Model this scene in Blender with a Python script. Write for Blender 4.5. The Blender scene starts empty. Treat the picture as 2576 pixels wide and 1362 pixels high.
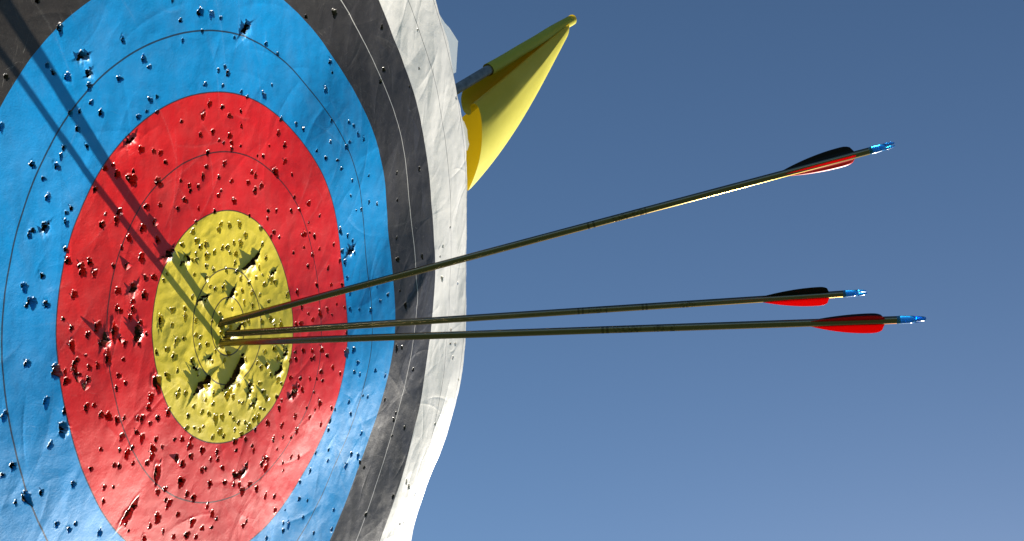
import bpy, math, random
import numpy as np
from mathutils import Matrix, Vector

# ------------------------------------------------------------------ frame
# Everything is laid out on the archery target: x runs up the face, y across it,
# z out of it towards the archer.  BASE carries that frame into the world
# (Z up, target centre 1.3 m above the grass, face leaning slightly back).
UP = Vector((0.83, 0.55, 0.10)).normalized()
nz = Vector((0, 0, 1)); back = -(nz - UP * nz.dot(UP)).normalized()
side = back.cross(UP)
ROT = Matrix((side, back, UP))
BASE = Matrix.Translation((0, 0, 1.3)) @ ROT.to_4x4()
UNIT = 0.061
scene = bpy.context.scene
COL = scene.collection

# ------------------------------------------------------------------ camera
cam = bpy.data.cameras.new('camera')
cam.sensor_width = 36.0; cam.sensor_fit = 'HORIZONTAL'
cam.lens = 36.0 * 3059.6 / 2800.0
cam.clip_start = 0.02; cam.clip_end = 20000
CR = Matrix(((0.37431854, 0.14950350, -0.91516902), (0.0, 0.98691776, 0.16122449), (0.92730018, -0.06034932, 0.36942161)))
camo = bpy.data.objects.new('camera', cam); COL.objects.link(camo)
camo.matrix_world = BASE @ Matrix.Translation((-0.9588119, 0.2482498, 0.7077890)) @ CR.to_4x4()
scene.camera = camo

# ------------------------------------------------------------------ light
SUN_T = Vector((3.47, -3.589, 1.0)).normalized()          # towards the sun, target frame: a raking light
SUN = (ROT @ SUN_T).normalized()
elev = math.asin(SUN.z); azim = math.atan2(SUN.x, SUN.y)
world = bpy.data.worlds.new('World'); scene.world = world
world.use_nodes = True
wn = world.node_tree; wn.nodes.clear()
sky = wn.nodes.new('ShaderNodeTexSky'); sky.sky_type = 'NISHITA'
sky.sun_disc = False; sky.sun_elevation = elev; sky.sun_rotation = azim
sky.altitude = 200; sky.air_density = 1.0; sky.dust_density = 0.75; sky.ozone_density = 3.6
bg = wn.nodes.new('ShaderNodeBackground'); bg.inputs['Strength'].default_value = 0.054
wo = wn.nodes.new('ShaderNodeOutputWorld')
wn.links.new(sky.outputs[0], bg.inputs[0]); wn.links.new(bg.outputs[0], wo.inputs[0])
sl = bpy.data.lights.new('sun', 'SUN'); sl.energy = 5.0; sl.angle = math.radians(0.53); sl.color = (1.0, 0.93, 0.82)
so = bpy.data.objects.new('sun', sl); COL.objects.link(so)
so.rotation_euler = SUN.to_track_quat('Z', 'Y').to_euler(); so.location = (3, -3, 6)
scene.view_settings.view_transform = 'Standard'; scene.view_settings.look = 'None'
scene.view_settings.gamma = 1.0; scene.view_settings.use_curve_mapping = False
scene.view_settings.exposure = 1.4
scene.cycles.max_bounces = 8; scene.cycles.transparent_max_bounces = 12

# ------------------------------------------------------------------ survey of the face (metres / tenths of mm)
HOLES='''
-2094,2972,m -2269,2665,m -2206,2604,s -1851,2757,L -2038,2573,m -1788,2614,m -1783,2491,m -1768,2352,m -1918,2279,s -1652,2259,m -2029,2267,s -1952,2129,m
-1847,1974,s -2136,1976,s -2178,1906,s -2233,1825,m -2515,1857,m -2401,1734,m -2363,1572,m -2149,1421,s -2092,1453,s -2158,1336,m -2561,1319,m -2421,1328,L
-2605,1287,m -2827,2175,m -2733,2566,m -554,3123,s -253,3218,L -79,3207,m 73,3178,m -667,3298,s -232,3035,s 296,2994,s 442,3051,s 517,3126,m -528,2933,s
-1333,2906,s -1070,2745,m -995,2673,m -1393,2560,m -991,2366,m -900,2399,s -1047,2262,s -1160,2213,m 18,2656,m 129,2692,s 180,2628,m -197,2516,m 89,2500,s
414,2439,s 524,2388,s -2188,1106,m -2332,3184,s -906,2253,s -132,2322,m 78,2285,m 397,2238,s -558,2156,s -238,2201,m 201,2195,L 394,2082,m -1325,1996,m
-1143,1912,m -968,1886,m -880,1867,m -811,1773,s -1633,1768,m -1526,1790,s -1476,1704,m -1288,1640,L -1262,1718,s -923,1588,L -603,1579,s -479,1521,m
-468,1470,s -282,2014,s -84,2037,s 10,1946,s 82,1918,s 186,1986,m 218,1916,s 374,1874,s 215,1850,s -181,1830,m -205,1691,m 90,1703,m -264,1594,m -343,1500,m
-7,1569,s 201,1514,L 503,1474,m 573,1580,s 630,1378,m -27,1382,m 245,1299,m -558,1383,m -669,1311,m -360,1281,s -1107,1368,m -923,1369,s -1490,1360,m
-1673,1361,s -1538,1285,m -1727,1270,m -1778,1589,m -1191,1175,L -1001,1039,m -1389,1106,L -1497,1033,s -1243,900,L -876,906,m -1912,958,m -2173,1005,m
-2022,939,m -1630,881,s -1445,859,s -1021,1213,s -104,1225,m -421,1147,s 511,1118,m 917,2952,m 1148,2852,m 853,2401,m 1022,2513,s 2248,2786,m 2285,2659,s
2133,2452,m 2190,2090,s 1484,2071,m 1621,2003,s 1176,2135,s 2562,2059,s 2669,2012,s 2755,1906,m 2878,1839,s 2556,1821,m 2485,1763,m 2140,1838,m 1854,1746,s
2028,1649,s 2274,1609,m 2347,1503,s 3002,1371,s 2606,1337,s 2585,1152,s 3057,1028,m 3277,979,s 2747,953,s 2869,949,s 2384,729,m 2570,647,m 2689,566,s 2443,466,m
2617,450,m 2742,408,s 2497,320,m 1717,3286,m 2298,3358,L 3428,3250,m 3465,2711,m 3369,2563,m 4123,2496,s 3776,1350,s 4420,1361,m 3843,979,s 3825,459,m
3816,166,L 4472,117,L 4376,3263,s 4403,2743,s 5577,2335,s 5441,431,s 5170,176,s 5070,37,s 1113,1982,m 1227,1840,m 920,1848,s 798,1739,s 685,1752,s 1223,1659,m
1030,1549,L 1347,1500,s 642,1539,s 750,1418,m 22,1429,s 1378,1239,m 1668,1139,m 873,1131,m 1026,1116,m 1310,1088,s 1475,1087,s 1899,966,s 860,1048,s 1671,915,s
1577,784,L 1693,794,s 1799,733,s 1566,632,m 2231,577,s 1907,568,s 1351,595,m 1752,517,m 1639,397,s 2084,307,s 2376,358,s 984,878,m 1083,809,s 924,840,s
721,953,m -2501,928,m -2710,867,m -2638,730,L -2704,712,s -2477,680,m -2772,241,m -2467,100,L -2629,-121,m -2442,-256,m -3087,-115,m -2487,-392,L -2643,-489,m
-3058,-537,m -3173,-577,m -2420,-909,m -2787,-852,m -2949,-843,L -3068,-840,s -2643,-1186,m -2500,-1292,m -2419,-1268,s -2112,-1472,m -2009,885,m -1869,851,m
-2141,706,m -2303,522,s -2220,424,s -2242,274,m -2036,328,m -1908,374,m -1880,214,m -1639,495,m -1593,459,m -1604,649,m -1398,648,L -1419,520,m -1424,437,m
-1474,381,m -1346,305,s -1403,245,m -1435,166,m -1398,108,s -1636,209,s -1587,155,s -1288,184,m -1251,548,m -1215,707,m -1094,694,m -2092,157,s -2205,143,m
-2255,106,m -2367,76,m -2366,-8,m -2246,51,s -2220,-3,m -2075,42,m -1971,36,m -2106,-58,m -2151,-100,m -1635,17,s -1726,-114,m -1646,-203,s -1775,-222,s
-2172,-291,m -2075,-296,s -2005,-404,m -1914,-444,L -1804,-512,m -1704,-518,s -1756,-682,m -1549,-700,m -1522,-573,m -1458,-591,m -1475,-777,m -1350,-671,m
-1234,-651,m -1358,-512,m -1319,-426,L -1074,-640,m -1800,-792,s -1703,-864,L -1622,-828,m -1621,-977,m -2049,-708,s -2191,-843,m -1881,-911,m -1815,-943,m
-2029,-1069,m -1906,-1112,s -2047,-1199,m -1270,-852,m -1187,-953,s -1319,-926,m -1338,-990,m -1414,-1045,m -1005,-932,m -890,-967,m -752,-1004,s -782,-1072,m
-590,-1172,m -763,-1181,m -985,-1132,m -898,-1222,L -1281,-1380,m -1172,-1388,L -1168,-1501,s -1126,-1557,m -938,-1395,L -855,-1549,m -758,-1624,m -492,-1566,m
-607,-1375,m -550,-1382,s -466,-1306,s -355,-1341,m -282,-1458,m -360,-1264,s -39,-1340,m 122,-1569,m -22,-1624,L -102,-1704,s -10,-1735,s -250,-1632,m
40,-1824,L 176,-1791,m -545,-1785,m -1603,-1415,m -1749,-1527,m -1297,-1638,L -1409,-1677,m -1220,-1806,s -999,-1713,m -790,-1874,m -644,-1990,m -473,-1897,m
-407,-1976,s -873,-1978,m -741,-2046,s -489,-2039,s 40,-2221,m 98,-2197,s -1071,-1919,m -1714,-1609,s -1500,-1783,m 1370,129,m 1798,141,m 2126,94,s 2387,52,m
1426,-57,s 1553,-158,m 1637,-246,m 1810,-211,m 1981,-190,m 2072,-266,s 2215,-163,s 2385,-237,s 1372,-242,m 1267,-238,m 2356,-546,s 1183,-535,m 1176,-623,m
1346,-559,m 1534,-600,m 1493,-694,m 1552,-689,s 1746,-635,m 1854,-732,m 1951,-896,m 1682,-889,m 1580,-950,s 1422,-911,m 1220,-861,s 1030,-803,m 1705,-1005,s
1178,-934,s 1068,-989,L 1244,-998,m 1503,-1094,s 2126,-1021,m 1647,-1275,m 1519,-1314,s 1323,-1236,s 1678,-1547,m 1395,-1373,s 1089,-1273,m 824,-1019,s
770,-1093,m 533,-1200,m 808,-1307,m 829,-1449,m 1006,-1508,s 1125,-1459,m 636,-1420,m 708,-1554,s 300,-1207,s 135,-1271,s 236,-1373,s 258,-1431,s 452,-1583,m
401,-1637,m 517,-1616,m 482,-1705,m -92,-1589,L 841,-1763,s 854,-1856,s 1022,-1750,s 1196,-1806,m 302,-1887,L 472,-2033,m 669,-2109,m 682,-2276,m 2307,-796,L
2528,115,m 2561,-94,s 2509,-280,m 2729,-325,s 3002,-383,m 3264,-311,s 3480,-262,m 3237,-113,s 2482,-797,L 2571,-985,m 2480,-1086,s 2621,-1153,s 3024,-1192,m
3315,-1336,m 2730,-1460,s 2859,-1513,s 2357,-1446,s 2430,-1625,m 2761,-1985,m 2013,-1451,s 1900,-1568,m 1917,-1404,s 1875,-1676,s 1918,-1948,s 1599,-1885,s
1922,-2089,s 2512,-2194,m 2705,-2282,m 2764,-2383,m 2389,-2315,L 1484,-2080,s 1253,-2140,s 1234,-2344,m 1424,-2430,s 903,-2353,s 2055,-2783,s 1306,-2600,s
976,-2564,L 862,-2506,s 857,-2596,s 1534,-2884,s 1974,-3009,s 488,-2540,s 3804,-258,s 3905,-483,m 3622,-1024,m 3781,-1048,m 4201,-1467,m 3357,-1682,m
3724,-1973,s 3675,-2060,m 3991,-2265,m 3636,-2279,s 2876,-2494,m 3629,-3156,m 2872,-3151,m 4028,-3074,m 4120,-3181,m 3893,-3663,m 4680,-4119,L 5141,-300,m
5790,-482,s 5491,-1147,s 5464,-1358,s 5634,-1400,s 5538,-1591,s 5769,-1994,s 4924,-2473,s 4405,-3398,s 4445,-3596,s -2,1085,m 152,1048,m 332,1040,m -48,1029,m
-473,1059,m -420,960,m -651,948,m -363,891,m -271,902,m -142,806,s -445,835,s -269,786,m 0,831,m 97,824,m 221,853,m 344,837,m 438,910,m 246,733,m 215,640,m
136,761,s 743,772,m 814,613,m 665,526,s 927,432,m 893,355,m 970,309,m 606,421,s 726,436,s 757,322,m 646,219,m 461,384,m 297,457,m 52,587,m 239,545,m -172,627,m
-291,683,m -501,628,s -966,642,m -913,698,s -693,767,m -620,823,m -520,778,m -443,767,m -561,411,m -307,561,m -256,465,s -165,427,s -25,415,m 325,321,m
197,310,m 339,193,m 502,271,m 489,126,m 95,166,s -378,348,m -692,319,m -878,335,m -695,234,m -537,167,m -906,191,m -755,27,m -870,21,m -1016,-26,m -1176,-20,m
-559,22,m -494,-16,m -385,-115,m -517,-105,m -652,-217,m -339,-302,m -927,-118,m -263,-211,s 805,123,m 1169,129,m 797,-80,m 633,-76,m 967,-168,m 849,-159,s
296,-37,m 378,-26,m 789,-415,m 972,-448,m 993,-515,m 1058,-607,m 605,-409,m 439,-494,m 831,-542,m 223,-405,s -124,-339,s -277,109,s -129,157,s 39,-25,L
-128,-42,m -903,-264,m -1054,-281,L -499,-507,m -142,-706,L -352,-634,m -373,-743,m -507,-662,m -453,-824,m -562,-772,m -693,-680,m -797,-519,m -923,-509,m
-893,-462,s -785,-755,m -811,-870,m -694,-903,s -620,-947,m -558,-931,s -414,-1087,m -288,-1061,m -232,-1129,m -40,-1114,s -47,-994,m -106,-917,m -346,-911,m
-239,-918,m 56,-833,s 119,-856,s 30,-1057,m 140,-1082,s 201,-1147,m 293,-1089,m 370,-1098,m 419,-1001,s 485,-1031,m 291,-931,m 232,-796,m 273,-711,m -45,-748,m
54,-645,s 506,-563,m 607,-562,m 665,-685,m 776,-761,m 839,-826,m 447,-730,m 499,-840,m 547,-925,m 729,-948,m -98,-653,m -50,-1242,L 73,-1201,m -40,-285,m'''.split()
SLOTS=[(-0.1221, -0.0217, -0.1206, -0.0406, 0.0103), (-0.1795, -0.1484, -0.1593, -0.1379, 0.0094), (-0.1313, -0.1278, -0.1247, -0.1119, 0.0078), (-0.1827, 0.0139, -0.1832, 0.0012, 0.0068), (-0.1704, 0.036, -0.1713, 0.0215, 0.0088), (-0.1044, 0.0319, -0.1082, 0.019, 0.0072), (0.1632, -0.1221, 0.1612, -0.1315, 0.0052), (0.0413, -0.1617, 0.049, -0.1584, 0.0065), (-0.0954, -0.1421, -0.0876, -0.1385, 0.0053)]
RIPS=[
([(0.0296, 0.0549), (0.0401, 0.0558), (0.0508, 0.059), (0.0606, 0.0642), (0.068, 0.0706)], 3.6, 3.2, 16),
([(-0.0672, -0.0557), (-0.0586, -0.0496), (-0.0513, -0.0475), (-0.039, -0.0432)], 5.5, 4.5, 20),
([(-0.0215, -0.063), (-0.0089, -0.0592), (0.0035, -0.0523), (0.0119, -0.0426), (0.0229, -0.0327)], 4.2, 4.5, 20),
([(0.0027, 0.0278), (0.0108, 0.0326), (0.0186, 0.0397)], 2.2, 3, 10),
([(-0.0457, -0.0253), (-0.0358, -0.0265), (-0.0336, -0.0241)], 1.6, 2.5, 8),
([(0.0714, -0.0697), (0.0823, -0.0673), (0.0892, -0.059)], 2.4, 1.6, 9),
([(0.0232, -0.0939), (0.0333, -0.0906), (0.0347, -0.0868)], 1.8, 2.4, 7),
([(0.0198, -0.0835), (0.0254, -0.0778), (0.0311, -0.066)], 1.8, 1.2, 7),
([(0.0902, -0.0543), (0.0983, -0.0511), (0.1018, -0.0456)], 2.0, 1.2, 6),
([(-0.1446, 0.015), (-0.1381, 0.024), (-0.138, 0.0301)], 3.6, 2.2, 9),
([(-0.1892, 0.019), (-0.1847, 0.0244), (-0.183, 0.0313)], 3.2, 2.0, 9),
([(0.0386, 0.3018), (0.0498, 0.3104), (0.0601, 0.3161)], 2.6, 1.6, 12),
([(-0.25, 0.1304), (-0.2404, 0.1334), (-0.2366, 0.1363)], 1.8, 1.4, 9),
([(-0.1926, 0.2721), (-0.184, 0.274), (-0.1772, 0.2776)], 1.9, 2.4, 8),
([(-0.0969, 0.0861), (-0.0865, 0.0876), (-0.0797, 0.0945)], 3.0, 2.4, 8),
([(0.2541, 0.039), (0.2702, 0.047), (0.2742, 0.0503)], 2.4, 1.4, 7),
([(-0.0691, 0.0785), (-0.0605, 0.079), (-0.0562, 0.0833)], 2.6, 2.2, 8),
([(-0.1368, 0.1956), (-0.1272, 0.1988), (-0.1213, 0.2068)], 1.8, 1.4, 8),
([(-0.0075, -0.165), (0.0084, -0.1614), (0.0141, -0.1542)], 1.6, 1.2, 7),
([(0.0943, -0.1015), (0.111, -0.0988), (0.1138, -0.0912)], 1.8, 1.5, 7),
([(-0.0483, 0.033), (-0.0424, 0.0381), (-0.0288, 0.0388)], 2.4, 3.0, 9),
([(0.0831, 0.0338), (0.0913, 0.0421), (0.1003, 0.0469)], 1.5, 1.0, 7),
([(-0.149, 0.0607), (-0.1367, 0.0624), (-0.133, 0.0684)], 1.8, 1.2, 8),
([(-0.0104, -0.0092), (0.0071, -0.0096), (0.0263, -0.003)], 2.5, 4.0, 10),
([(-0.0668, -0.0232), (-0.0602, -0.0336), (-0.0592, -0.0394)], 1.4, 1.0, 7),
([(-0.2511, -0.0425), (-0.2449, -0.0408), (-0.2429, -0.0361)], 1.8, 1.6, 7),
([(-0.1827, 0.258), (-0.1763, 0.2606), (-0.1744, 0.264)], 1.4, 1.2, 6),
([(0.3828, -0.0644), (0.4241, -0.0382), (0.4605, -0.0127), (0.4913, 0.0089)], 1.7, 0, 34)]
EDGE=[(-40.9, 0.6791), (-40.0, 0.6681), (-36.7, 0.6845), (-33.6, 0.6853), (-30.8, 0.6724), (-27.4, 0.652), (-25.0, 0.6338), (-22.5, 0.6257), (-19.3, 0.6224), (-16.6, 0.6204), (-13.7, 0.6176), (-9.7, 0.616), (-5.8, 0.611), (-3.5, 0.6127), (3.5, 0.6119), (7.1, 0.6121), (10.9, 0.6142), (15.0, 0.619), (17.9, 0.6172), (20.9, 0.6151), (22.7, 0.6096), (25.7, 0.6107), (30.4, 0.6191), (33.6, 0.6146), (36.8, 0.6159)]
TAB_A=[(0.5238, 0.3518), (0.5424, 0.3405), (0.5587, 0.3345), (0.5893, 0.3165), (0.5862, 0.3041), (0.5799, 0.2709), (0.5614, 0.267)]
TAB_B=[(0.5991, 0.2018), (0.6097, 0.196), (0.6203, 0.1846), (0.6228, 0.1705), (0.6282, 0.1619), (0.6212, 0.1526), (0.6063, 0.1545)]
RBF_W='0.00 0.01 0.13 0.84 1.82 2.43 2.29 0.94 -0.60 -0.88 -0.20 -0.01 -0.00 -0.00 0.14 1.68 4.12 2.91 -0.00 1.09 0.67 -1.00 -0.44 -0.09 0.00 -0.04 -0.57 -1.12 2.42 2.91 -3.74 -1.37 0.74 -0.73 -0.96 -0.34 0.02 0.24 0.45 -2.05 -1.65 3.06 0.36 -2.54 -3.76 -1.15 -0.61 -0.29 0.03 0.58 3.21 3.24 -0.45 0.32 1.45 0.01 -1.92 1.49 1.07 0.08 0.18 0.23 -0.78 -0.44 3.96 0.49 -6.04 -0.47 0.63 1.79 0.99 0.09 0.52 3.34 2.20 -6.97 3.97 5.71 -6.39 2.91 -4.67 -5.19 0.64 0.62 -1.09 -1.92 2.64 -2.71 0.16 1.99 -5.72 6.01 -3.77 -1.17 5.78 1.99 0.12 -2.04 -4.19 -5.95 7.90 1.46 -11.17 7.77 2.69 -3.72 3.59 2.45 -2.84 -0.57 9.49 -8.32 -2.10 9.61 -4.53 -3.20 3.85 -4.26 1.90 4.39 -11.21 -19.93 5.13 7.40 -6.03 -0.16 6.81 -1.20 3.32 4.56 1.28 2.49 -6.93 -17.34 -11.13 1.25 4.31 -4.70 -1.27 2.53 -0.54 0.91 -0.76 0.15 -1.26 -4.24 -6.00 -3.07 2.02 -1.65 -2.84 1.81 0.97 -0.35 -0.56 -0.10'
PROFILE=[(0.7913, 0.2725, -0.0403), (0.7894, 0.2641, -0.0522), (0.7892, 0.2593, -0.0669), (0.7886, 0.2508, -0.0808), (0.7895, 0.2386, -0.0895), (0.7887, 0.2239, -0.0906), (0.7842, 0.2099, -0.0846), (0.7747, 0.2034, -0.0729), (0.7619, 0.2044, -0.0618), (0.743, 0.2109, -0.052), (0.7297, 0.2177, -0.0473), (0.7173, 0.222, -0.0391), (0.7101, 0.2227, -0.0301), (0.7039, 0.2159, -0.021), (0.6983, 0.1992, -0.0141), (0.6943, 0.1762, -0.0112), (0.694, 0.1529, -0.0125), (0.6982, 0.1291, -0.0189), (0.7064, 0.1075, -0.0298), (0.7147, 0.0886, -0.0415), (0.7285, 0.0799, -0.0523), (0.7489, 0.0851, -0.0635), (0.7699, 0.1078, -0.0755), (0.7864, 0.1375, -0.0882), (0.7986, 0.1679, -0.0983), (0.8058, 0.1925, -0.1049)]
APEX=[(1.0846, 0.3763, 0.0019), (1.0846, 0.3749, -0.0), (1.0852, 0.3742, -0.0025), (1.0856, 0.3728, -0.0048), (1.0862, 0.3707, -0.0063), (1.0862, 0.3682, -0.0066), (1.0851, 0.3657, -0.0056), (1.0824, 0.3644, -0.0036), (1.0789, 0.3643, -0.0016), (1.0739, 0.3651, 0.0004), (1.0704, 0.366, 0.0014), (1.0671, 0.3665, 0.003), (1.065, 0.3665, 0.0046), (1.0632, 0.3651, 0.0062), (1.0618, 0.362, 0.0074), (1.0609, 0.3578, 0.0078), (1.0611, 0.3537, 0.0074), (1.0626, 0.3496, 0.0061), (1.0652, 0.3462, 0.0039), (1.0678, 0.3432, 0.0017), (1.0717, 0.3421, -0.0004), (1.0771, 0.3436, -0.0025), (1.0824, 0.3481, -0.0047), (1.0866, 0.3536, -0.0068), (1.0896, 0.359, -0.0084), (1.0913, 0.3633, -0.0094)]

# ------------------------------------------------------------------ helpers
rng = np.random.default_rng(7); random.seed(7)
PERM = rng.permutation(4096)
ANG = rng.random(4096) * 2 * np.pi
def gnoise(x, y, seed=0):
    xi = np.floor(x).astype(int); yi = np.floor(y).astype(int); xf = x - xi; yf = y - yi
    def g(a, b, dx, dy):
        k = ANG[PERM[(a + PERM[(b + seed * 131) & 4095]) & 4095]]
        return np.cos(k) * dx + np.sin(k) * dy
    u = xf * xf * xf * (xf * (xf * 6 - 15) + 10); v = yf * yf * yf * (yf * (yf * 6 - 15) + 10)
    a = g(xi, yi, xf, yf); b = g(xi + 1, yi, xf - 1, yf); c = g(xi, yi + 1, xf, yf - 1); d = g(xi + 1, yi + 1, xf - 1, yf - 1)
    return (a * (1 - u) + b * u) * (1 - v) + (c * (1 - u) + d * u) * v

RC = np.array([(a, b) for a in np.arange(-.4, .75, .09) for b in np.arange(-.5, .55, .09)])
RW = np.array([float(t) for t in RBF_W.split()]) * 1e-3
def h_low(u, v):
    h = np.zeros_like(u)
    for (a, b), w in zip(RC, RW):
        if abs(w) > 1e-5: h += w * np.exp(-((u - a) ** 2 + (v - b) ** 2) / (2 * .085 ** 2))
    return h

def link(o, parent=None):
    COL.objects.link(o)
    if parent is not None: o.parent = parent
    return o
def np_mesh(name, V, F, mats, smooth=True, mat_idx=None):
    me = bpy.data.meshes.new(name)
    V = np.asarray(V, dtype=np.float32); F = np.asarray(F, dtype=np.int32); k = F.shape[1]
    me.vertices.add(len(V)); me.vertices.foreach_set('co', V.ravel())
    me.loops.add(F.size); me.loops.foreach_set('vertex_index', F.ravel())
    me.polygons.add(len(F)); me.polygons.foreach_set('loop_start', np.arange(0, F.size, k, dtype=np.int32))
    if mat_idx is not None: me.polygons.foreach_set('material_index', np.asarray(mat_idx, dtype=np.int32))
    me.polygons.foreach_set('use_smooth', np.full(len(F), smooth, dtype=bool))
    for m in mats: me.materials.append(m)
    me.update(calc_edges=True); me.validate()
    return me
def py_mesh(name, V, F, mats, smooth=True):
    me = bpy.data.meshes.new(name); me.from_pydata([tuple(p) for p in V], [], F)
    for p in me.polygons: p.use_smooth = smooth
    for m in mats: me.materials.append(m)
    me.update(); return me
def empty(name, mat):
    o = bpy.data.objects.new(name, None); o.empty_display_size = .05; link(o); o.matrix_world = mat; return o
def tag(o, label=None, cat=None, group=None, kind=None):
    for k, v in (('label', label), ('category', cat), ('group', group), ('kind', kind)):
        if v: o[k] = v
    return o

class NT:
    def __init__(s, name):
        s.m = bpy.data.materials.new(name); s.m.use_nodes = True; s.t = s.m.node_tree; s.t.nodes.clear()
        s.out = s.n('ShaderNodeOutputMaterial')
    def n(s, kind, **kw):
        x = s.t.nodes.new(kind)
        for k, v in kw.items(): setattr(x, k, v)
        return x
    def l(s, a, b): s.t.links.new(a, b)
    def val(s, sock, v):
        if hasattr(v, 'is_linked') or isinstance(v, bpy.types.NodeSocket): s.l(v, sock)
        else: sock.default_value = v
    def math(s, op, a, b=0.0, c=None, clamp=False):
        x = s.n('ShaderNodeMath', operation=op, use_clamp=clamp); s.val(x.inputs[0], a); s.val(x.inputs[1], b)
        if c is not None: s.val(x.inputs[2], c)
        return x.outputs[0]
    def mix(s, f, a, b, mode='MIX'):
        x = s.n('ShaderNodeMix', data_type='RGBA', blend_type=mode); s.val(x.inputs[0], f); s.val(x.inputs[6], a); s.val(x.inputs[7], b); return x.outputs[2]
    def noise(s, vec, scale, detail=3.0, rough=.55, dist=0.0):
        x = s.n('ShaderNodeTexNoise'); s.l(vec, x.inputs['Vector']); x.inputs['Scale'].default_value = scale
        x.inputs['Detail'].default_value = detail; x.inputs['Roughness'].default_value = rough; x.inputs['Distortion'].default_value = dist
        return x.outputs[0]
    def mapping(s, vec, rot=(0, 0, 0), scale=(1, 1, 1), loc=(0, 0, 0)):
        x = s.n('ShaderNodeMapping'); s.l(vec, x.inputs[0]); x.inputs['Rotation'].default_value = rot; x.inputs['Scale'].default_value = scale; x.inputs['Location'].default_value = loc
        return x.outputs[0]
    def ramp(s, f, lo, hi, a=0.0, b=1.0):
        x = s.n('ShaderNodeMapRange'); x.clamp = True; s.val(x.inputs[0], f); x.inputs[1].default_value = lo; x.inputs[2].default_value = hi; x.inputs[3].default_value = a; x.inputs[4].default_value = b
        return x.outputs[0]
    def principled(s, **kw):
        p = s.n('ShaderNodeBsdfPrincipled')
        for k, v in kw.items(): s.val(p.inputs[k.replace('_', ' ')], v)
        return p
def rgba(r, g, b): return (r, g, b, 1.0)

# ------------------------------------------------------------------ materials
FACE = empty('archery_target', BASE)                       # the printed sheet (built below); its frame carries the print

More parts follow.
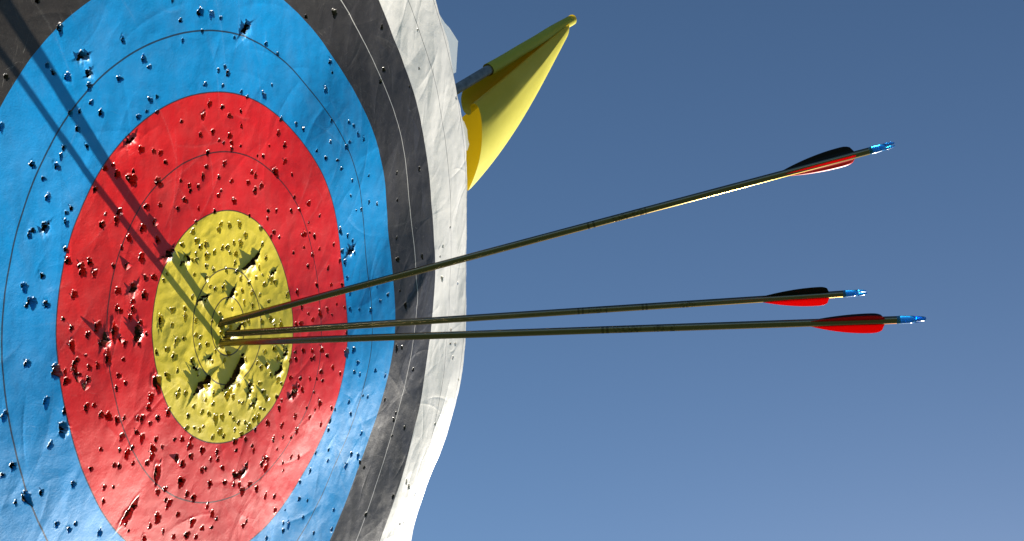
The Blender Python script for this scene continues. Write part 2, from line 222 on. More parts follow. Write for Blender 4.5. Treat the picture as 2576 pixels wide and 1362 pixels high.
def paper_material():
    s = NT('printed_paper')
    tc = s.n('ShaderNodeTexCoord'); tc.object = FACE
    co = tc.outputs['Object']
    sep = s.n('ShaderNodeSeparateXYZ'); s.l(co, sep.inputs[0])
    flat = s.n('ShaderNodeCombineXYZ'); s.l(sep.outputs[0], flat.inputs[0]); s.l(sep.outputs[1], flat.inputs[1])
    xy = flat.outputs[0]
    ln = s.n('ShaderNodeVectorMath', operation='LENGTH'); s.l(xy, ln.inputs[0])
    r = s.math('DIVIDE', ln.outputs['Value'], UNIT)
    wob = s.math('MULTIPLY', s.math('SUBTRACT', s.noise(xy, 30, 2), .5), .012)
    rr = s.math('ADD', r, wob)
    zone = [(0, (.72, .57, .035)), (2, (.70, .008, .005)), (4, (.002, .26, .62)), (6, (.033, .027, .021)), (8, (.76, .74, .70))]
    col = rgba(*zone[0][1])
    for k, c in zone[1:]: col = s.mix(s.ramp(rr, k - .002, k + .002), col, rgba(*c))
    # faded, rubbed ink in soft patches
    n1 = s.noise(xy, 9, 4, .6); n2 = s.noise(xy, 55, 4, .6)
    col = s.mix(s.ramp(n1, .35, .75, 0, .03), col, rgba(.55, .52, .48))
    col = s.mix(s.ramp(n2, .45, .8, 0, .028), col, rgba(.6, .58, .55))
    # hair-fine scuffs and fibres
    scr = None
    for k, (ang, sc) in enumerate(((.35, 1.0), (1.15, 1.2), (2.0, .9), (2.7, 1.1))):
        vec = s.mapping(s.mapping(xy, rot=(0, 0, ang)), scale=(26 * sc, 420 * sc, 1), loc=(k * 3.1, k * 1.7, 0))
        n = s.noise(vec, 1.0, 2, .5, 2.2)
        m = s.ramp(n, .66, .76)
        gate = s.ramp(s.noise(s.mapping(xy, loc=(k * 2.3, 1, 0)), 14, 2), .42, .68)
        m = s.math('MULTIPLY', m, gate)
        scr = m if scr is None else s.math('MAXIMUM', scr, m)
    dark = s.ramp(r, 5.95, 6.05); light = s.ramp(r, 7.95, 8.05)
    amt = s.math('ADD', .06, s.math('MULTIPLY', s.math('SUBTRACT', dark, light), .16))
    col = s.mix(s.math('MULTIPLY', scr, amt), col, rgba(.62, .58, .53))
    speck = s.ramp(s.noise(xy, 900, 2, .7), .62, .8)
    col = s.mix(s.math('MULTIPLY', speck, s.math('ADD', .07, s.math('MULTIPLY', s.math('SUBTRACT', dark, light), .10))), col, rgba(.6, .57, .52))
    # grime on the pale outer ring
    grime = s.ramp(s.noise(s.mapping(xy, scale=(1, .45, 1)), 26, 5, .65), .52, .8, 0, .22)
    col = s.mix(grime, col, s.mix(.5, col, rgba(.30, .27, .22)))
    # ring lines
    def line(rad, w, c, strength=.95):
        nonlocal col
        d = s.math('ABSOLUTE', s.math('SUBTRACT', rr, rad))
        m = s.ramp(d, w * .5 - .003, w * .5 + .003, strength, 0)
        col = s.mix(m, col, rgba(*c))
    for rad, w in ((.5, .026), (1, .026), (2, .022), (3, .024), (4, .022), (5, .028)): line(rad, w, (.02, .018, .016), .88)
    line(7, .020, (.62, .6, .57), .95); line(9, .018, (.05, .05, .05), .9); line(10, .018, (.06, .06, .06), .85)
    # torn fibre where the sheet has split
    at = s.n('ShaderNodeAttribute'); at.attribute_name = 'torn'
    tn = s.math('MULTIPLY', at.outputs['Fac'], s.ramp(s.noise(xy, 700, 2), .35, .6), clamp=True)
    col = s.mix(tn, col, rgba(.66, .65, .62))
    # fine relief
    b = s.math('ADD', s.math('MULTIPLY', s.noise(xy, 420, 3, .6), .5), s.math('MULTIPLY', s.noise(xy, 1500, 2), .25))
    b = s.math('ADD', b, s.math('MULTIPLY', scr, .12))
    bump = s.n('ShaderNodeBump'); bump.inputs['Strength'].default_value = .5; bump.inputs['Distance'].default_value = .0006
    s.l(b, bump.inputs['Height'])
    p = s.n('ShaderNodeBsdfDiffuse'); s.l(col, p.inputs[0]); p.inputs['Roughness'].default_value = 0
    gl = s.n('ShaderNodeBsdfGlossy', distribution='BECKMANN'); gl.inputs[0].default_value = rgba(1, 1, 1)
    s.l(s.ramp(s.noise(xy, 22, 4, .6), 0.3, .7, .50, .56), gl.inputs['Roughness'])
    fr = s.n('ShaderNodeFresnel'); fr.inputs[0].default_value = 1.44
    for x in (p, gl, fr): s.l(bump.outputs[0], x.inputs['Normal'])
    mx = s.n('ShaderNodeMixShader'); s.l(fr.outputs[0], mx.inputs[0]); s.l(p.outputs[0], mx.inputs[1]); s.l(gl.outputs[0], mx.inputs[2])
    s.l(mx.outputs[0], s.out.inputs[0])
    return s.m
M_PAPER = paper_material()

def simple(name, c, rough=.6, metal=0.0, var=.15, vscale=40, bump=0.0, spec=.5):
    s = NT(name); tc = s.n('ShaderNodeTexCoord'); n = s.noise(tc.outputs['Object'], vscale, 4, .6)
    col = s.mix(s.ramp(n, .3, .7), rgba(*[x * (1 - var) for x in c]), rgba(*[min(1, x * (1 + var)) for x in c]))
    p = s.principled(Base_Color=col, Roughness=rough, Metallic=metal, Specular_IOR_Level=spec)
    if bump:
        b = s.n('ShaderNodeBump'); b.inputs['Strength'].default_value = bump; b.inputs['Distance'].default_value = .002; s.l(n, b.inputs['Height']); s.l(b.outputs[0], p.inputs['Normal'])
    s.l(p.outputs[0], s.out.inputs[0]); return s.m
M_BACK = simple('paper_back', (.62, .61, .58), .75, 0, .1, 300)
M_STRAW = simple('straw', (.22, .12, .05), .9, 0, .5, 260, .8)
M_GRASS = simple('grass', (.07, .11, .03), .95, 0, .4, 3)

def shaft_material(name, marks):
    s = NT(name); tc = s.n('ShaderNodeTexCoord'); co = tc.outputs['Object']
    sep = s.n('ShaderNodeSeparateXYZ'); s.l(co, sep.inputs[0]); z = sep.outputs[2]
    base = rgba(.30, .245, .14)
    n = s.noise(s.mapping(co, scale=(900, 900, 12)), 1.0, 3)
    col = s.mix(s.ramp(n, .3, .7), rgba(.17, .145, .095), rgba(.23, .20, .14))
    for (z0, w, txt) in marks:
        d = s.math('ABSOLUTE', s.math('SUBTRACT', z, z0)); m = s.ramp(d, w * .5 - .0002, w * .5 + .0002, 1, 0)
        if txt:
            m = s.math('MULTIPLY', m, s.ramp(s.noise(s.mapping(co, scale=(500, 500, 420)), 1.0, 1), .5, .56))
        col = s.mix(s.math('MULTIPLY', m, .5), col, rgba(.02, .018, .014))
    p = s.principled(Base_Color=col, Metallic=.95, Specular_Tint=rgba(.10, .085, .06), Roughness=s.ramp(n, .3, .7, .17, .25))
    s.l(p.outputs[0], s.out.inputs[0]); return s.m
def vane_material(name, c, trans, spec=.08):
    s = NT(name); p = s.principled(Base_Color=rgba(*c), Roughness=.4, Specular_IOR_Level=spec)
    t = s.n('ShaderNodeBsdfTranslucent'); t.inputs[0].default_value = rgba(*[min(1, x * 1.15) for x in c])
    m = s.n('ShaderNodeMixShader'); m.inputs[0].default_value = trans
    s.l(p.outputs[0], m.inputs[1]); s.l(t.outputs[0], m.inputs[2]); s.l(m.outputs[0], s.out.inputs[0]); return s.m
M_RED = vane_material('red_vane_plastic', (.66, .008, .010), .5)
M_BLACK = vane_material('black_vane_plastic', (.004, .004, .005), .02, .12)
def nock_material():
    s = NT('blue_nock_plastic')
    p = s.principled(Base_Color=rgba(.02, .42, 1.0), Roughness=.14, Transmission_Weight=.7, IOR=1.49)
    s.l(p.outputs[0], s.out.inputs[0]); return s.m
M_NOCK = nock_material()
def flag_material():
    s = NT('yellow_flag_vinyl'); tc = s.n('ShaderNodeTexCoord'); co = tc.outputs['Object']
    n = s.noise(co, 12, 4); col = s.mix(s.ramp(n, .35, .7), rgba(.54, .50, .055), rgba(.61, .57, .08))
    p = s.principled(Base_Color=col, Roughness=.5, Specular_IOR_Level=.25)
    t = s.n('ShaderNodeBsdfTranslucent'); t.inputs[0].default_value = rgba(.42, .27, .004)
    b = s.n('ShaderNodeBump'); b.inputs['Strength'].default_value = .15; b.inputs['Distance'].default_value = .002; s.l(s.noise(co, 60, 3), b.inputs['Height'])
    s.l(b.outputs[0], p.inputs['Normal'])
    m = s.n('ShaderNodeMixShader'); m.inputs[0].default_value = .30
    s.l(p.outputs[0], m.inputs[1]); s.l(t.outputs[0], m.inputs[2]); s.l(m.outputs[0], s.out.inputs[0]); return s.m
M_FLAG = flag_material()
M_POLE = simple('weathered_pole', (.20, .205, .21), .5, .35, .35, 90, .2)
def film_material():
    s = NT('clear_film'); p = s.principled(Base_Color=rgba(.75, .8, .8), Roughness=.35)
    t = s.n('ShaderNodeBsdfTransparent'); m = s.n('ShaderNodeMixShader'); m.inputs[0].default_value = .55
    s.l(p.outputs[0], m.inputs[1]); s.l(t.outputs[0], m.inputs[2]); s.l(m.outputs[0], s.out.inputs[0]); return s.m
M_FILM = film_material()

# ------------------------------------------------------------------ ground
gs = 3000
g = link(bpy.data.objects.new('ground', py_mesh('ground', [(-gs, -gs, 0), (gs, -gs, 0), (gs, gs, 0), (-gs, gs, 0)], [(0, 1, 2, 3)], [M_GRASS])))
tag(g, 'mown grass field below the target', 'ground', kind='structure')

# ------------------------------------------------------------------ the sheet of paper
def axis(lo, hi, steps, out_lo, out_hi):
    a = [lo]
    while a[-1] < hi: a.append(a[-1] + steps(a[-1]))
    st = .002; b = [lo]
    while b[-1] > out_lo: b.append(b[-1] - st); st *= 1.25
    st = .002
    while a[-1] < out_hi: a.append(a[-1] + st); st *= 1.25
    return np.array(b[:0:-1] + a)
US = axis(-.335, .665, lambda x: .00080 + .00032 * (x + .335), -.70, .70)
VS = axis(-.455, .405, lambda x: .00088, -.70, .70)
UU, VV = np.meshgrid(US, VS, indexing='ij')
HL = h_low(UU, VV)
H = np.zeros_like(UU); TORN = np.zeros_like(UU); CUT = np.zeros_like(UU, dtype=bool)
# soft buckles, then finer cockling
wu = UU + .012 * gnoise(UU * 14, VV * 14, 3); wv = VV + .012 * gnoise(UU * 14, VV * 14, 4)
H += .0011 * gnoise(wu * 11, wv * 11, 1) + .00085 * gnoise(wu * 27 + 3, wv * 20, 2)
H += .00020 * gnoise(wu * 75, wv * 75, 5) + .00006 * gnoise(UU * 160, VV * 160, 6)
H += -.00035 * np.abs(gnoise(wu * 17 + 9.4, wv * 17 + .6, 12))
outer = np.clip((np.hypot(UU, VV) - .40) / .10, 0, 1)
H += outer * (.0009 * gnoise(wu * 20 + 5, wv * 13 + 2, 70) - .0006 * np.abs(gnoise(wu * 30 + wv * 12, wv * 22 - wu * 9, 78)))
inner = np.clip((.135 - np.hypot(UU, VV)) / .03, 0, 1)
H += inner * (.0007 * gnoise(wu * 48, wv * 44, 80) - .0007 * np.abs(gnoise(wu * 62 + 3, wv * 70, 81)))
LD = np.array((SUN_T.x, SUN_T.y)) / math.hypot(SUN_T.x, SUN_T.y)
# sharp creases
cr = np.random.default_rng(21)
for k in range(1100):
    a0 = cr.random() * 2 * np.pi; r0 = .62 * math.sqrt(cr.random()); cx, cy = r0 * math.cos(a0), r0 * math.sin(a0)
    th = cr.normal(.9, .6) if cr.random() < .65 else cr.random() * np.pi
    L = cr.uniform(.010, .065); A = cr.uniform(.00005, .00034) * cr.choice((-1, 1)); w = cr.uniform(.0016, .009)
    if r0 > .45: A *= 1.5
    ia, ib = np.searchsorted(US, (cx - L - .05, cx + L + .05)); ja, jb = np.searchsorted(VS, (cy - L - .05, cy + L + .05))
    if ib - ia < 2 or jb - ja < 2: continue
    du = UU[ia:ib, ja:jb] - cx; dv = VV[ia:ib, ja:jb] - cy
    t = du * math.cos(th) + dv * math.sin(th); p = -du * math.sin(th) + dv * math.cos(th) + .15 * t * t / L * (1 if k % 2 else -1)
    win = np.clip(1 - (t / L) ** 2, 0, 1)
    H[ia:ib, ja:jb] += A * np.exp(-np.abs(p) / w) * win
    if k % 4 == 0: TORN[ia:ib, ja:jb] = np.maximum(TORN[ia:ib, ja:jb], .09 * np.exp(-np.abs(p) / .0008) * win)

RAD = {'s': .0026, 'm': .0036, 'L': .0052}
holes = []
def punch(cx, cy, a, b, ang, depth, lip, k, core=.6, gold=False):
    R_ = max(a, b) * 3.2
    ia, ib = np.searchsorted(US, (cx - R_, cx + R_)); ja, jb = np.searchsorted(VS, (cy - R_, cy + R_))
    if ib - ia < 3 or jb - ja < 3: return
    rr = np.random.default_rng(1000 + k)
    u = UU[ia:ib, ja:jb] - cx; v = VV[ia:ib, ja:jb] - cy
    x = (u * math.cos(ang) + v * math.sin(ang)) / a; y = (-u * math.sin(ang) + v * math.cos(ang)) / b
    th = np.arctan2(y, x); ph = rr.random(4) * 6.28
    wob = 1 + .15 * np.cos(2 * th + ph[0]) + .14 * np.cos(3 * th + ph[1]) + .10 * np.cos(5 * th + ph[2]) + .07 * np.cos(9 * th + ph[3])
    pw = rr.uniform(1.25, 2.0)
    d = (np.abs(x) ** pw + np.abs(y) ** pw) ** (1 / pw) / wob
    t = np.clip((1.02 - d) / .38, 0, 1); prof = t * t * (3 - 2 * t)
    hh = H[ia:ib, ja:jb]
    hh -= depth * prof
    l = np.exp(-((d - 1.18) / .28) ** 2) * (.25 + .75 * np.clip(np.cos(th + ang - rr.normal(2.3, .9)), 0, 1))
    hh += lip * l - .00012 * np.exp(-(d / 2.0) ** 2)
    CUT[ia:ib, ja:jb] |= d < core
    if rr.random() < (.95 if gold else .6):
        m = np.exp(-((d - .82) / .2) ** 2) * np.clip(np.cos(th + ang - rr.normal(2.0, .9)) * 1.4 - .1, 0, 1)
        TORN[ia:ib, ja:jb] = np.maximum(TORN[ia:ib, ja:jb], m * (rr.uniform(.3, .9) if gold else rr.uniform(.1, .5)))
hr = np.random.default_rng(5)
for k, t in enumerate(HOLES):
    a, b, c = t.split(','); cx, cy = int(a) * 1e-4, int(b) * 1e-4
    gold = math.hypot(cx, cy) < 2 * UNIT
    r = RAD[c] * hr.uniform(.66, 1.14)
    holes.append((cx, cy, r))
    punch(cx, cy, r, r * hr.uniform(.75, 1.45), hr.uniform(-.9, .9), r * (hr.uniform(.6, 1.3) if gold else hr.uniform(.9, 1.5)), .00002 + hr.random() ** 4 * .0004, k, hr.uniform(.3, .58) if gold else hr.uniform(.46, .68), gold)
for k, (x0, y0, x1, y1, w) in enumerate(SLOTS):
    L = math.hypot(x1 - x0, y1 - y0)
    punch((x0 + x1) / 2, (y0 + y1) / 2, L * .62, w * .55, math.atan2(y1 - y0, x1 - x0), .0035, .0005, 5000 + k)

for k, (x0, y0) in enumerate(((-.0141, .0062), (-.0045, -.0074), (-.0168, -.0142))):   # where the arrows stand
    punch(x0 + .0012, y0 - .0012, .0058, .0052, .6, .005, .0012, 6000 + k, .62, True)

# rips: the sheet stands up along a ragged edge that faces the sun
for k, (pts, hh_, slit, dec) in enumerate(RIPS):
    pts = np.array(pts); hh_ *= .0014; slit *= .00048; dec *= .001
    lo = pts.min(0) - dec * 2.5; hi = pts.max(0) + dec * 2.5
    ia, ib = np.searchsorted(US, (lo[0], hi[0])); ja, jb = np.searchsorted(VS, (lo[1], hi[1]))
    u = UU[ia:ib, ja:jb]; v = VV[ia:ib, ja:jb]
    seg = np.diff(pts, axis=0); ln = np.hypot(*seg.T); tot = ln.sum(); acc = 0
    best = np.full(u.shape, 9.0); P = np.zeros_like(u); S = np.zeros_like(u)
    for i in range(len(seg)):
        d = seg[i] / ln[i]; nrm = np.array((-d[1], d[0]))
        if nrm @ LD < 0: nrm = -nrm
        du = u - pts[i][0]; dv = v - pts[i][1]
        t = np.clip(du * d[0] + dv * d[1], 0, ln[i]); ex = du - t * d[0]; ey = dv - t * d[1]
        dist = np.hypot(ex, ey); sg = du * nrm[0] + dv * nrm[1]
        m = dist < best
        best = np.where(m, dist, best); P = np.where(m, np.where(sg > 0, dist, -dist), P); S = np.where(m, (acc + t) / tot, S); acc += ln[i]
    P = P + .0030 * gnoise(u * 130, v * 130, 30 + k) + .0012 * gnoise(u * 500, v * 500, 31 + k)
    tap = np.sin(np.pi * np.clip(S, 0.02, .98)) ** .6
    rise = hh_ * tap * np.exp(-(np.clip(P, 0, 1) / (dec * .55)) ** 1.4)
    rise = rise * np.clip(.85 + 1.1 * gnoise(S * 5 + k * 7.3, P * 60 + k, 90 + k), .25, 1.6) + (P >= 0) * tap * np.exp(-np.abs(P) / (dec * .5)) * (.0006 * gnoise(u * 190, v * 190, 50 + k) - .0005 * np.abs(gnoise(u * 110, v * 130, 51 + k)))
    cut = (P < 0) & (P > -slit * tap * (.8 + .8 * gnoise(u * 220, v * 220, 40 + k)))
    if slit == 0:                                        # a buckle, not a tear
        H[ia:ib, ja:jb] += hh_ * tap * np.exp(-(np.clip(P, 0, 1) / (dec * .55)) ** 1.4) * np.exp(-(np.clip(-P, 0, 1) / .009) ** 2)
        continue
    H[ia:ib, ja:jb] += np.where(P >= 0, rise, -.0006 * tap * np.exp(-(P / .004) ** 2))
    CUT[ia:ib, ja:jb] |= cut
    TORN[ia:ib, ja:jb] = np.maximum(TORN[ia:ib, ja:jb], np.where(P >= 0, np.exp(-P / .0009), 0) * tap * .9)

# outline of the trimmed sheet
th = np.degrees(np.arctan2(VV, UU)); RR = np.hypot(UU, VV)
ea = np.array([-180, -70, -52] + [e[0] for e in EDGE] + [50, 70, 180]); er = np.array([.63, .63, .655] + [e[1] for e in EDGE] + [.622, .63, .63])
RE = np.interp(th, ea, er) + .0010 * gnoise(UU * 70, VV * 70, 60) + .0006 * gnoise(UU * 260, VV * 260, 61)
H -= np.clip(RR - .605, 0, 1) ** 2 * 2.2 * np.clip((th + 12) / -15, 0, 1)
out = RR > RE; far = RR > RE + .0022
k_ = np.where(out & ~far, RE / RR, 1.0)
ZZ = HL + H
VERT = np.stack([UU * k_, VV * k_, ZZ], -1).reshape(-1, 3)
NU, NV = UU.shape
idx = np.arange(NU * NV).reshape(NU, NV)
q = np.stack([idx[:-1, :-1], idx[1:, :-1], idx[1:, 1:], idx[:-1, 1:]], -1)
bad = lambda M: M[:-1, :-1] | M[1:, :-1] | M[1:, 1:] | M[:-1, 1:]
cnt = CUT[:-1, :-1].astype(int) + CUT[1:, :-1] + CUT[1:, 1:] + CUT[:-1, 1:]
keep = ~bad(far) & (cnt < 1)
rc = .25 * (RR[:-1, :-1] + RR[1:, :-1] + RR[1:, 1:] + RR[:-1, 1:]) / UNIT
def hz(u, v):                                            # height of the sheet at a point
    i = min(max(int(np.searchsorted(US, u)), 1), NU - 2); j = min(max(int(np.searchsorted(VS, v)), 1), NV - 2)
    return float(HL[i, j])
zones = [('gold_zone', 0, 2, 'yellow centre zone, riddled and torn open where the arrows went in'), ('red_zone', 2, 4, 'red ring peppered with arrow holes'),
         ('blue_zone', 4, 6, 'light blue ring with scattered arrow holes'), ('black_zone', 6, 8, 'black ring scuffed grey, with a thin white line'), ('white_zone', 8, 99, 'white outer ring, creased and curling at its edge')]
tflat = TORN.reshape(-1)
for nm, a, b, lab in zones:
    F = q[keep & (rc >= a) & (rc < b)]
    used, inv = np.unique(F.ravel(), return_inverse=True)
    me = np_mesh(nm, VERT[used], inv.reshape(-1, 4), [M_PAPER])
    me.set_sharp_from_angle(angle=math.radians(33))
    at = me.attributes.new('torn', 'FLOAT', 'POINT'); at.data.foreach_set('value', tflat[used].astype(np.float32))
    o = link(bpy.data.objects.new(nm, me), FACE); o['label'] = lab
tag(FACE, 'round paper archery target face with yellow, red, blue, black and white rings, full of holes', 'target')

# loose flaps of paper at the holes
def flap_mesh(name, seed):
    rr = np.random.default_rng(seed); nx, ny = 4, 5; top = []; bot = []
    bend = rr.uniform(-.9, .5); curl = rr.uniform(-.8, .8); skew = rr.uniform(-.3, .3)
    y = z = 0.0; ang = .05; rows = []
    for j in range(ny):
        w = .5 * (1 - .85 * (j / (ny - 1)) ** rr.uniform(1.0, 1.8))
        rows.append((y, z, w, ang)); ang += (bend + curl * j / ny) / ny; y += math.cos(ang) * .25; z += math.sin(ang) * .25
    for (y, z, w, a) in rows:
        for i in range(nx):
            x = (i / (nx - 1) * 2 - 1) * w + skew * y
            jx, jy = rr.normal(0, .03, 2)
            top.append((x + jx, y + jy, z + .10 * w * (1 - abs(i - 1.5) / 1.5)))
    V = top + [(x, y, z - .05) for x, y, z in top]; n = nx * ny; F = []; mi = []
    for j in range(ny - 1):
        for i in range(nx - 1):
            a = j * nx + i
            F.append((a, a + 1, a + nx + 1, a + nx)); mi.append(0)
            F.append((n + a, n + a + nx, n + a + nx + 1, n + a + 1)); mi.append(1)
    rim = [j * nx + nx - 1 for j in range(ny)] + [(ny - 1) * nx + i for i in range(nx - 2, -1, -1)] + [j * nx for j in range(ny - 2, -1, -1)]
    for a, b in zip(rim, rim[1:]): F.append((a, n + a, n + b, b)); mi.append(1)
    return np_mesh(name, V, F, [M_PAPER, M_BACK], True, mi)
FLAPS = [flap_mesh('torn_flap', 70 + i) for i in range(12)]
order = sorted(range(len(holes)), key=lambda i: -holes[i][2] / (1.2 + holes[i][0]))
fr = np.random.default_rng(11)
n_flap = 0
for i in order:
    if n_flap >= 280: break
    cx, cy, r = holes[i]
    if math.hypot(cx, cy) > .6: continue
    phi = fr.normal(2.3, .7)
    o = bpy.data.objects.new('torn_flap', FLAPS[int(fr.integers(12))]); link(o, FACE)
    px, py = cx + math.cos(phi) * r * .95, cy + math.sin(phi) * r * .95
    o.location = (px, py, hz(px, py) + .00015)
    sc = r * fr.uniform(.22, .42)
    o.rotation_euler = (fr.uniform(-1.25, -.6), fr.normal(0, .15), phi + math.pi / 2 + fr.normal(0, .3)); o.scale = (sc * 1.1, sc, sc)
    n_flap += 1
# larger curled pieces standing up round the worst of the damage
gold_holes = [h for h in holes if math.hypot(h[0], h[1]) < .115] + [h for h in holes if h[0] < -.08 and .13 < math.hypot(h[0], h[1]) < .23]
for k in range(14):
    cx, cy, r = gold_holes[int(fr.integers(len(gold_holes)))]
    phi = fr.normal(-.8, .5)
    o = bpy.data.objects.new('torn_flap', FLAPS[int(fr.integers(12))]); link(o, FACE)
    px, py = cx + math.cos(phi) * r * 1.1, cy + math.sin(phi) * r * 1.1
    o.location = (px, py, hz(px, py) + .0002)
    sc = fr.uniform(.0042, .0068)
    o.rotation_euler = (fr.uniform(.15, .5), fr.normal(0, .1), phi + math.pi / 2 + fr.normal(0, .25)); o.scale = (sc * fr.uniform(1.0, 1.7), sc, sc)
# clear film tabs that stick out past the trimmed edge
for tab in (TAB_A, TAB_B):
    c = np.mean(np.array(tab), 0); V = []
    for (x, y) in tab: V.append((x, y, -.006 + h_low(np.array([x]), np.array([y]))[0] * .5))
    n = len(V); V += [(x, y, z - .0004) for x, y, z in V]
    F = [tuple(range(n)), tuple(range(2 * n - 1, n - 1, -1))] + [(i, (i + 1) % n, n + (i + 1) % n, n + i) for i in range(n)]
    o = link(bpy.data.objects.new('film_tab', py_mesh('film_tab', V, F, [M_FILM], False)), FACE)
    o['label'] = 'clear plastic corner sticking out behind the white edge'

# ------------------------------------------------------------------ boss behind the paper
na, nr = 180, 70; V = []; F = []
rs = [.595 * (i / (nr - 1)) for i in range(nr)]
PA = np.array([(r * math.cos(2 * math.pi * a / na), r * math.sin(2 * math.pi * a / na)) for r in rs for a in range(na)])
z = h_low(PA[:, 0], PA[:, 1]) - .0095 + .0012 * gnoise(PA[:, 0] * 120, PA[:, 1] * 120, 9)
V = [(x, y, zz) for (x, y), zz in zip(PA, z)]
for i in range(nr - 1):
    for a in range(na):
        b = (a + 1) % na; F.append((i * na + a, (i + 1) * na + a, (i + 1) * na + b, i * na + b))
base = len(V)
ring = (nr - 1) * na
for k, (rr_, zz) in enumerate(((.602, -.045), (.602, -.12), (.59, -.135), (.0, -.135))):
    for a in range(na): V.append((rr_ * math.cos(2 * math.pi * a / na), rr_ * math.sin(2 * math.pi * a / na), zz))
prev = ring
for k in range(4):
    cur = base + k * na
    for a in range(na):
        b = (a + 1) % na; F.append((prev + a, cur + a, cur + b, prev + b))
    prev = cur
boss = link(bpy.data.objects.new('target_boss', py_mesh('target_boss', V, F, [M_STRAW])))
boss.matrix_world = BASE
tag(boss, 'round brown straw boss behind the paper, seen through the rips in the gold', 'target boss')

# ------------------------------------------------------------------ arrows
def lathe(prof, n=24, cap=True):
    V = []; F = []
    for r, z in prof:
        for i in range(n): V.append((r * math.cos(2 * math.pi * i / n), r * math.sin(2 * math.pi * i / n), z))
    for k in range(len(prof) - 1):
        for i in range(n):
            j = (i + 1) % n; F.append((k * n + i, k * n + j, (k + 1) * n + j, (k + 1) * n + i))
    if cap: F.append(tuple(range(n - 1, -1, -1))); F.append(tuple(range((len(prof) - 1) * n, len(prof) * n)))
    return V, F
RS = .00357
def nock_mesh():
    # cone seat over the shaft end, body, then two prongs with the string slot between
    n = 28; V, F = lathe([(RS * .80, -.0035), (RS * 1.03, -.0030), (RS * 1.06, 0), (RS * 1.06, .004), (RS * .98, .0085), (RS * .97, .0125)], n)
    prof = [(.0125, .97), (.0145, .97), (.0165, .95), (.0190, .88), (.0210, .75), (.0225, .55)]
    for sgn in (1, -1):
        rows = []
        for k, (z, s_) in enumerate(prof):
            R_ = RS * s_; gap = (.0012, .00125, .0012, .0010, .0011, .0012)[k]; gap = min(gap, R_ * .8)
            a0 = math.asin(gap / R_); m = 10; row = []
            for i in range(m + 1):
                a = a0 + (math.pi - 2 * a0) * i / m
                row.append(len(V)); V.append((R_ * math.cos(a) * .82, sgn * R_ * math.sin(a), z))
            rows.append(row)
        for r0, r1 in zip(rows, rows[1:]):
            for i in range(len(r0)):
                j = (i + 1) % len(r0); f = (r0[i], r0[j], r1[j], r1[i]); F.append(f if sgn > 0 else f[::-1])
        F.append(tuple(rows[0][::-1] if sgn > 0 else rows[0])); F.append(tuple(rows[-1] if sgn > 0 else rows[-1][::-1]))
    return py_mesh('nock', V, F, [M_NOCK])
def vane_mesh(name, m):
    # outline: long low front, full rounded rear; 0.7 mm thick with a wider foot
    Lv = .066; ns = 26; V = []; F = []; nh = 4
    def hgt(t): return .0081 * (math.sin(min(1, t / .80) * math.pi / 2) ** .85) * (1 - max(0, (t - .80) / .20) ** 3.0) ** .5
    for i in range(ns + 1):
        t = i / ns; h = max(hgt(t), .0002)
        for sgn in (-1, 1):
            for j in range(nh + 1):
                w = (.0010, .0005, .00036, .0003, .00022)[j]
                V.append((sgn * w * .8, RS - .0002 + h * (0, .12, .4, .8, 1)[j], -Lv * (1 - t)))
    st = 2 * (nh + 1)
    for i in range(ns):
        for j in range(nh):
            a = i * st + j; F.append((a, a + 1, a + 1 + st, a + st)); b = a + nh + 1; F.append((b, b + st, b + 1 + st, b + 1))
        a = i * st + nh; F.append((a, a + nh + 1, a + nh + 1 + st, a + st))
    for i in (0, ns):
        for j in range(nh):
            a = i * st + j; f = (a, a + nh + 1, a + nh + 2, a + 1); F.append(f if i == 0 else f[::-1])
    return py_mesh(name, V, F, [m])
NOCK = nock_mesh(); VR = vane_mesh('vane', M_RED); VB = vane_mesh('vane', M_BLACK)
CAM_T = Vector((-0.9588119, 0.2482498, 0.7077890)); CUP = Vector(CR.col[1])
def arrow(root, tail, phi, nroll, marks, label, voff=.0135, vs=1.0):
    root = Vector(root); tail = Vector(tail); ax = (tail - root); L = ax.length; ax.normalize()
    mid = (root + tail) / 2; tc_ = (CAM_T - mid); e2 = (tc_ - ax * tc_.dot(ax)).normalized()       # side of the shaft towards the lens
    e1 = e2.cross(ax) if e2.cross(ax).dot(CUP) > 0 else ax.cross(e2)
    X = e1.cross(ax)                                       # local y = e1
    m = Matrix((X, e1, ax)).transposed().to_4x4(); m.translation = root
    sgn = 1 if X.dot(e2) > 0 else -1
    e = empty('arrow', BASE @ m)
    tag(e, label, 'arrow', 'arrows shot into the gold')
    zs = L - .0225
    V, F = lathe([(RS * .3, -.075), (RS * .98, -.06), (RS, -.05), (RS, zs - .0008), (RS * .93, zs)], 28)
    link(bpy.data.objects.new('shaft', py_mesh('shaft', V, F, [shaft_material('shaft_metal', [(z * L, w, t) for z, w, t in marks])])), e)
    nk = link(bpy.data.objects.new('nock', NOCK), e); nk.location = (0, 0, zs); nk.rotation_euler = (0, 0, nroll)
    for i in range(3):
        a = math.radians(phi + 120 * i)                    # from image-up round towards the lens
        v = link(bpy.data.objects.new('vane', VB if i == 0 else VR), e); v.location = (0, 0, zs - voff); v.scale = (1, 1, vs)
        v.rotation_euler = (0, 0, -sgn * a)
        v['label'] = 'black index vane' if i == 0 else 'red vane'
    return e
arrow((-.0141, .0062, -.001), (.2069, .1934, .6427), -18, math.radians(15), [(.56, .0022, 0), (.568, .0022, 0), (.62, .035, 1)],
      'uppermost arrow, steeply angled, with black vane raised above two red vanes', .0165, 1.08)
arrow((-.0045, -.0074, -.002), (.2552, .0357, .6202), 40, math.radians(-30), [(.55, .002, 0), (.5565, .002, 0), (.58, .02, 1), (.65, .0022, 0), (.656, .0022, 0), (.72, .016, 1)],
      'middle arrow, its black vane on top and one red vane below', .0175, 1.06)
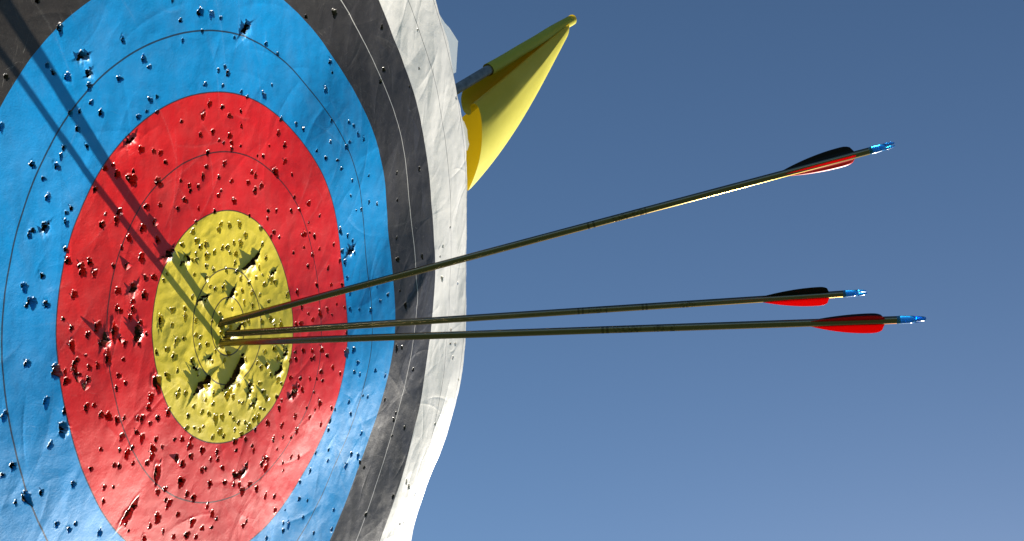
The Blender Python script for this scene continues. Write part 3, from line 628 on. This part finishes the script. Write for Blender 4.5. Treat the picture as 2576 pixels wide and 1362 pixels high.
arrow((-.0168, -.0142, -.001), (.1129, .0395, .6834), -53, math.radians(70), [(.575, .0026, 0), (.5815, .0026, 0), (.61, .028, 1), (.66, .02, 1)],
      'lowest arrow, its near red vane hiding most of the black one')

# ------------------------------------------------------------------ flag on its pole
P0 = Vector((.60, .2158, -.0682)); PA_ = Vector((.6956, .24662, -.055)); PB = Vector((1.0945, .3749, 0.0)); pd = (PB - PA_).normalized()
FL = empty('wind_flag', BASE @ Matrix.Translation(PA_))
tag(FL, 'yellow vinyl flag folded over on a grey pole at the edge of the target', 'flag')
def tube_along(p0, p1, r0, r1, n=20, rows=8, wob=0.0, oval=1.0):
    p0 = Vector(p0) - PA_; p1 = Vector(p1) - PA_; d = (p1 - p0).normalized(); a = d.cross(Vector((0, 0, 1))).normalized(); b = d.cross(a); V = []; F = []
    for k in range(rows + 1):
        t = k / rows; c = p0.lerp(p1, t); r = r0 + (r1 - r0) * t
        for i in range(n):
            w = 2 * math.pi * i / n; rr_ = r * (1 + wob * math.sin(3 * w + 9 * t) + wob * math.sin(5 * t * 3 + w))
            V.append(c + a * math.cos(w) * rr_ + b * math.sin(w) * rr_ * oval)
    for k in range(rows):
        for i in range(n):
            j = (i + 1) % n; F.append((k * n + i, k * n + j, (k + 1) * n + j, (k + 1) * n + i))
    F.append(tuple(range(n - 1, -1, -1))); F.append(tuple(range(rows * n, rows * n + n)))
    return V, F
V, F = tube_along(PA_ - pd * .35, PB - pd * .012, .0082, .0082, 24, 4)
link(bpy.data.objects.new('pole', py_mesh('pole', V, F, [M_POLE])), FL)
s0 = Vector((.7916, .2775, -.0418))
V, F = tube_along(s0, PB + pd * .004, .0108, .0096, 28, 24, .03)
F = F[:-2]
sv = link(bpy.data.objects.new('sleeve', py_mesh('sleeve', V, F, [M_FLAG])), FL)
Q = [Vector(p) - PA_ for p in PROFILE]; A_ = [Vector(p) - PA_ for p in APEX]
def cr_sample(pts, m):
    out = []; n = len(pts)
    for i in range(m + 1):
        t = i / m * (n - 1); k = min(int(t), n - 2); f = t - k
        p0, p1, p2, p3 = pts[max(k - 1, 0)], pts[k], pts[k + 1], pts[min(k + 2, n - 1)]
        out.append(.5 * ((2 * p1) + (-p0 + p2) * f + (2 * p0 - 5 * p1 + 4 * p2 - p3) * f * f + (-p0 + 3 * p1 - 3 * p2 + p3) * f ** 3))
    return out
mt, ms = 120, 48
Qs = cr_sample(Q, mt); As = cr_sample(A_, mt)
V = []; F = []
bul = Vector(CR.col[0]) * .009 - CUP * .005 - Vector(CR.col[2]) * .030
for k in range(ms + 1):
    s_ = k / ms
    for i in range(mt + 1):
        t = i / mt; fw = math.exp(-((t - .76) / .17) ** 2)
        w = (.0034 * math.sin(7 * s_ + 10 * t) + .0016 * math.sin(17 * t - 9 * s_ + 1)) * s_ * (1 - s_) * 3
        w += .0045 * math.exp(-abs(t - .60) / .022) * math.sin(math.pi * s_) - .0035 * math.exp(-abs(t - .68) / .03) * math.sin(math.pi * s_ ** .7)
        V.append(Qs[i].lerp(As[i], s_ ** 1.02) + bul * fw * math.sin(math.pi * s_ ** .78) + Vector(CR.col[2]) * w)
for k in range(ms):
    for i in range(mt):
        a = k * (mt + 1) + i; F.append((a, a + 1, a + mt + 2, a + mt + 1))
link(bpy.data.objects.new('cloth', py_mesh('cloth', V, F, [M_FLAG])), FL)
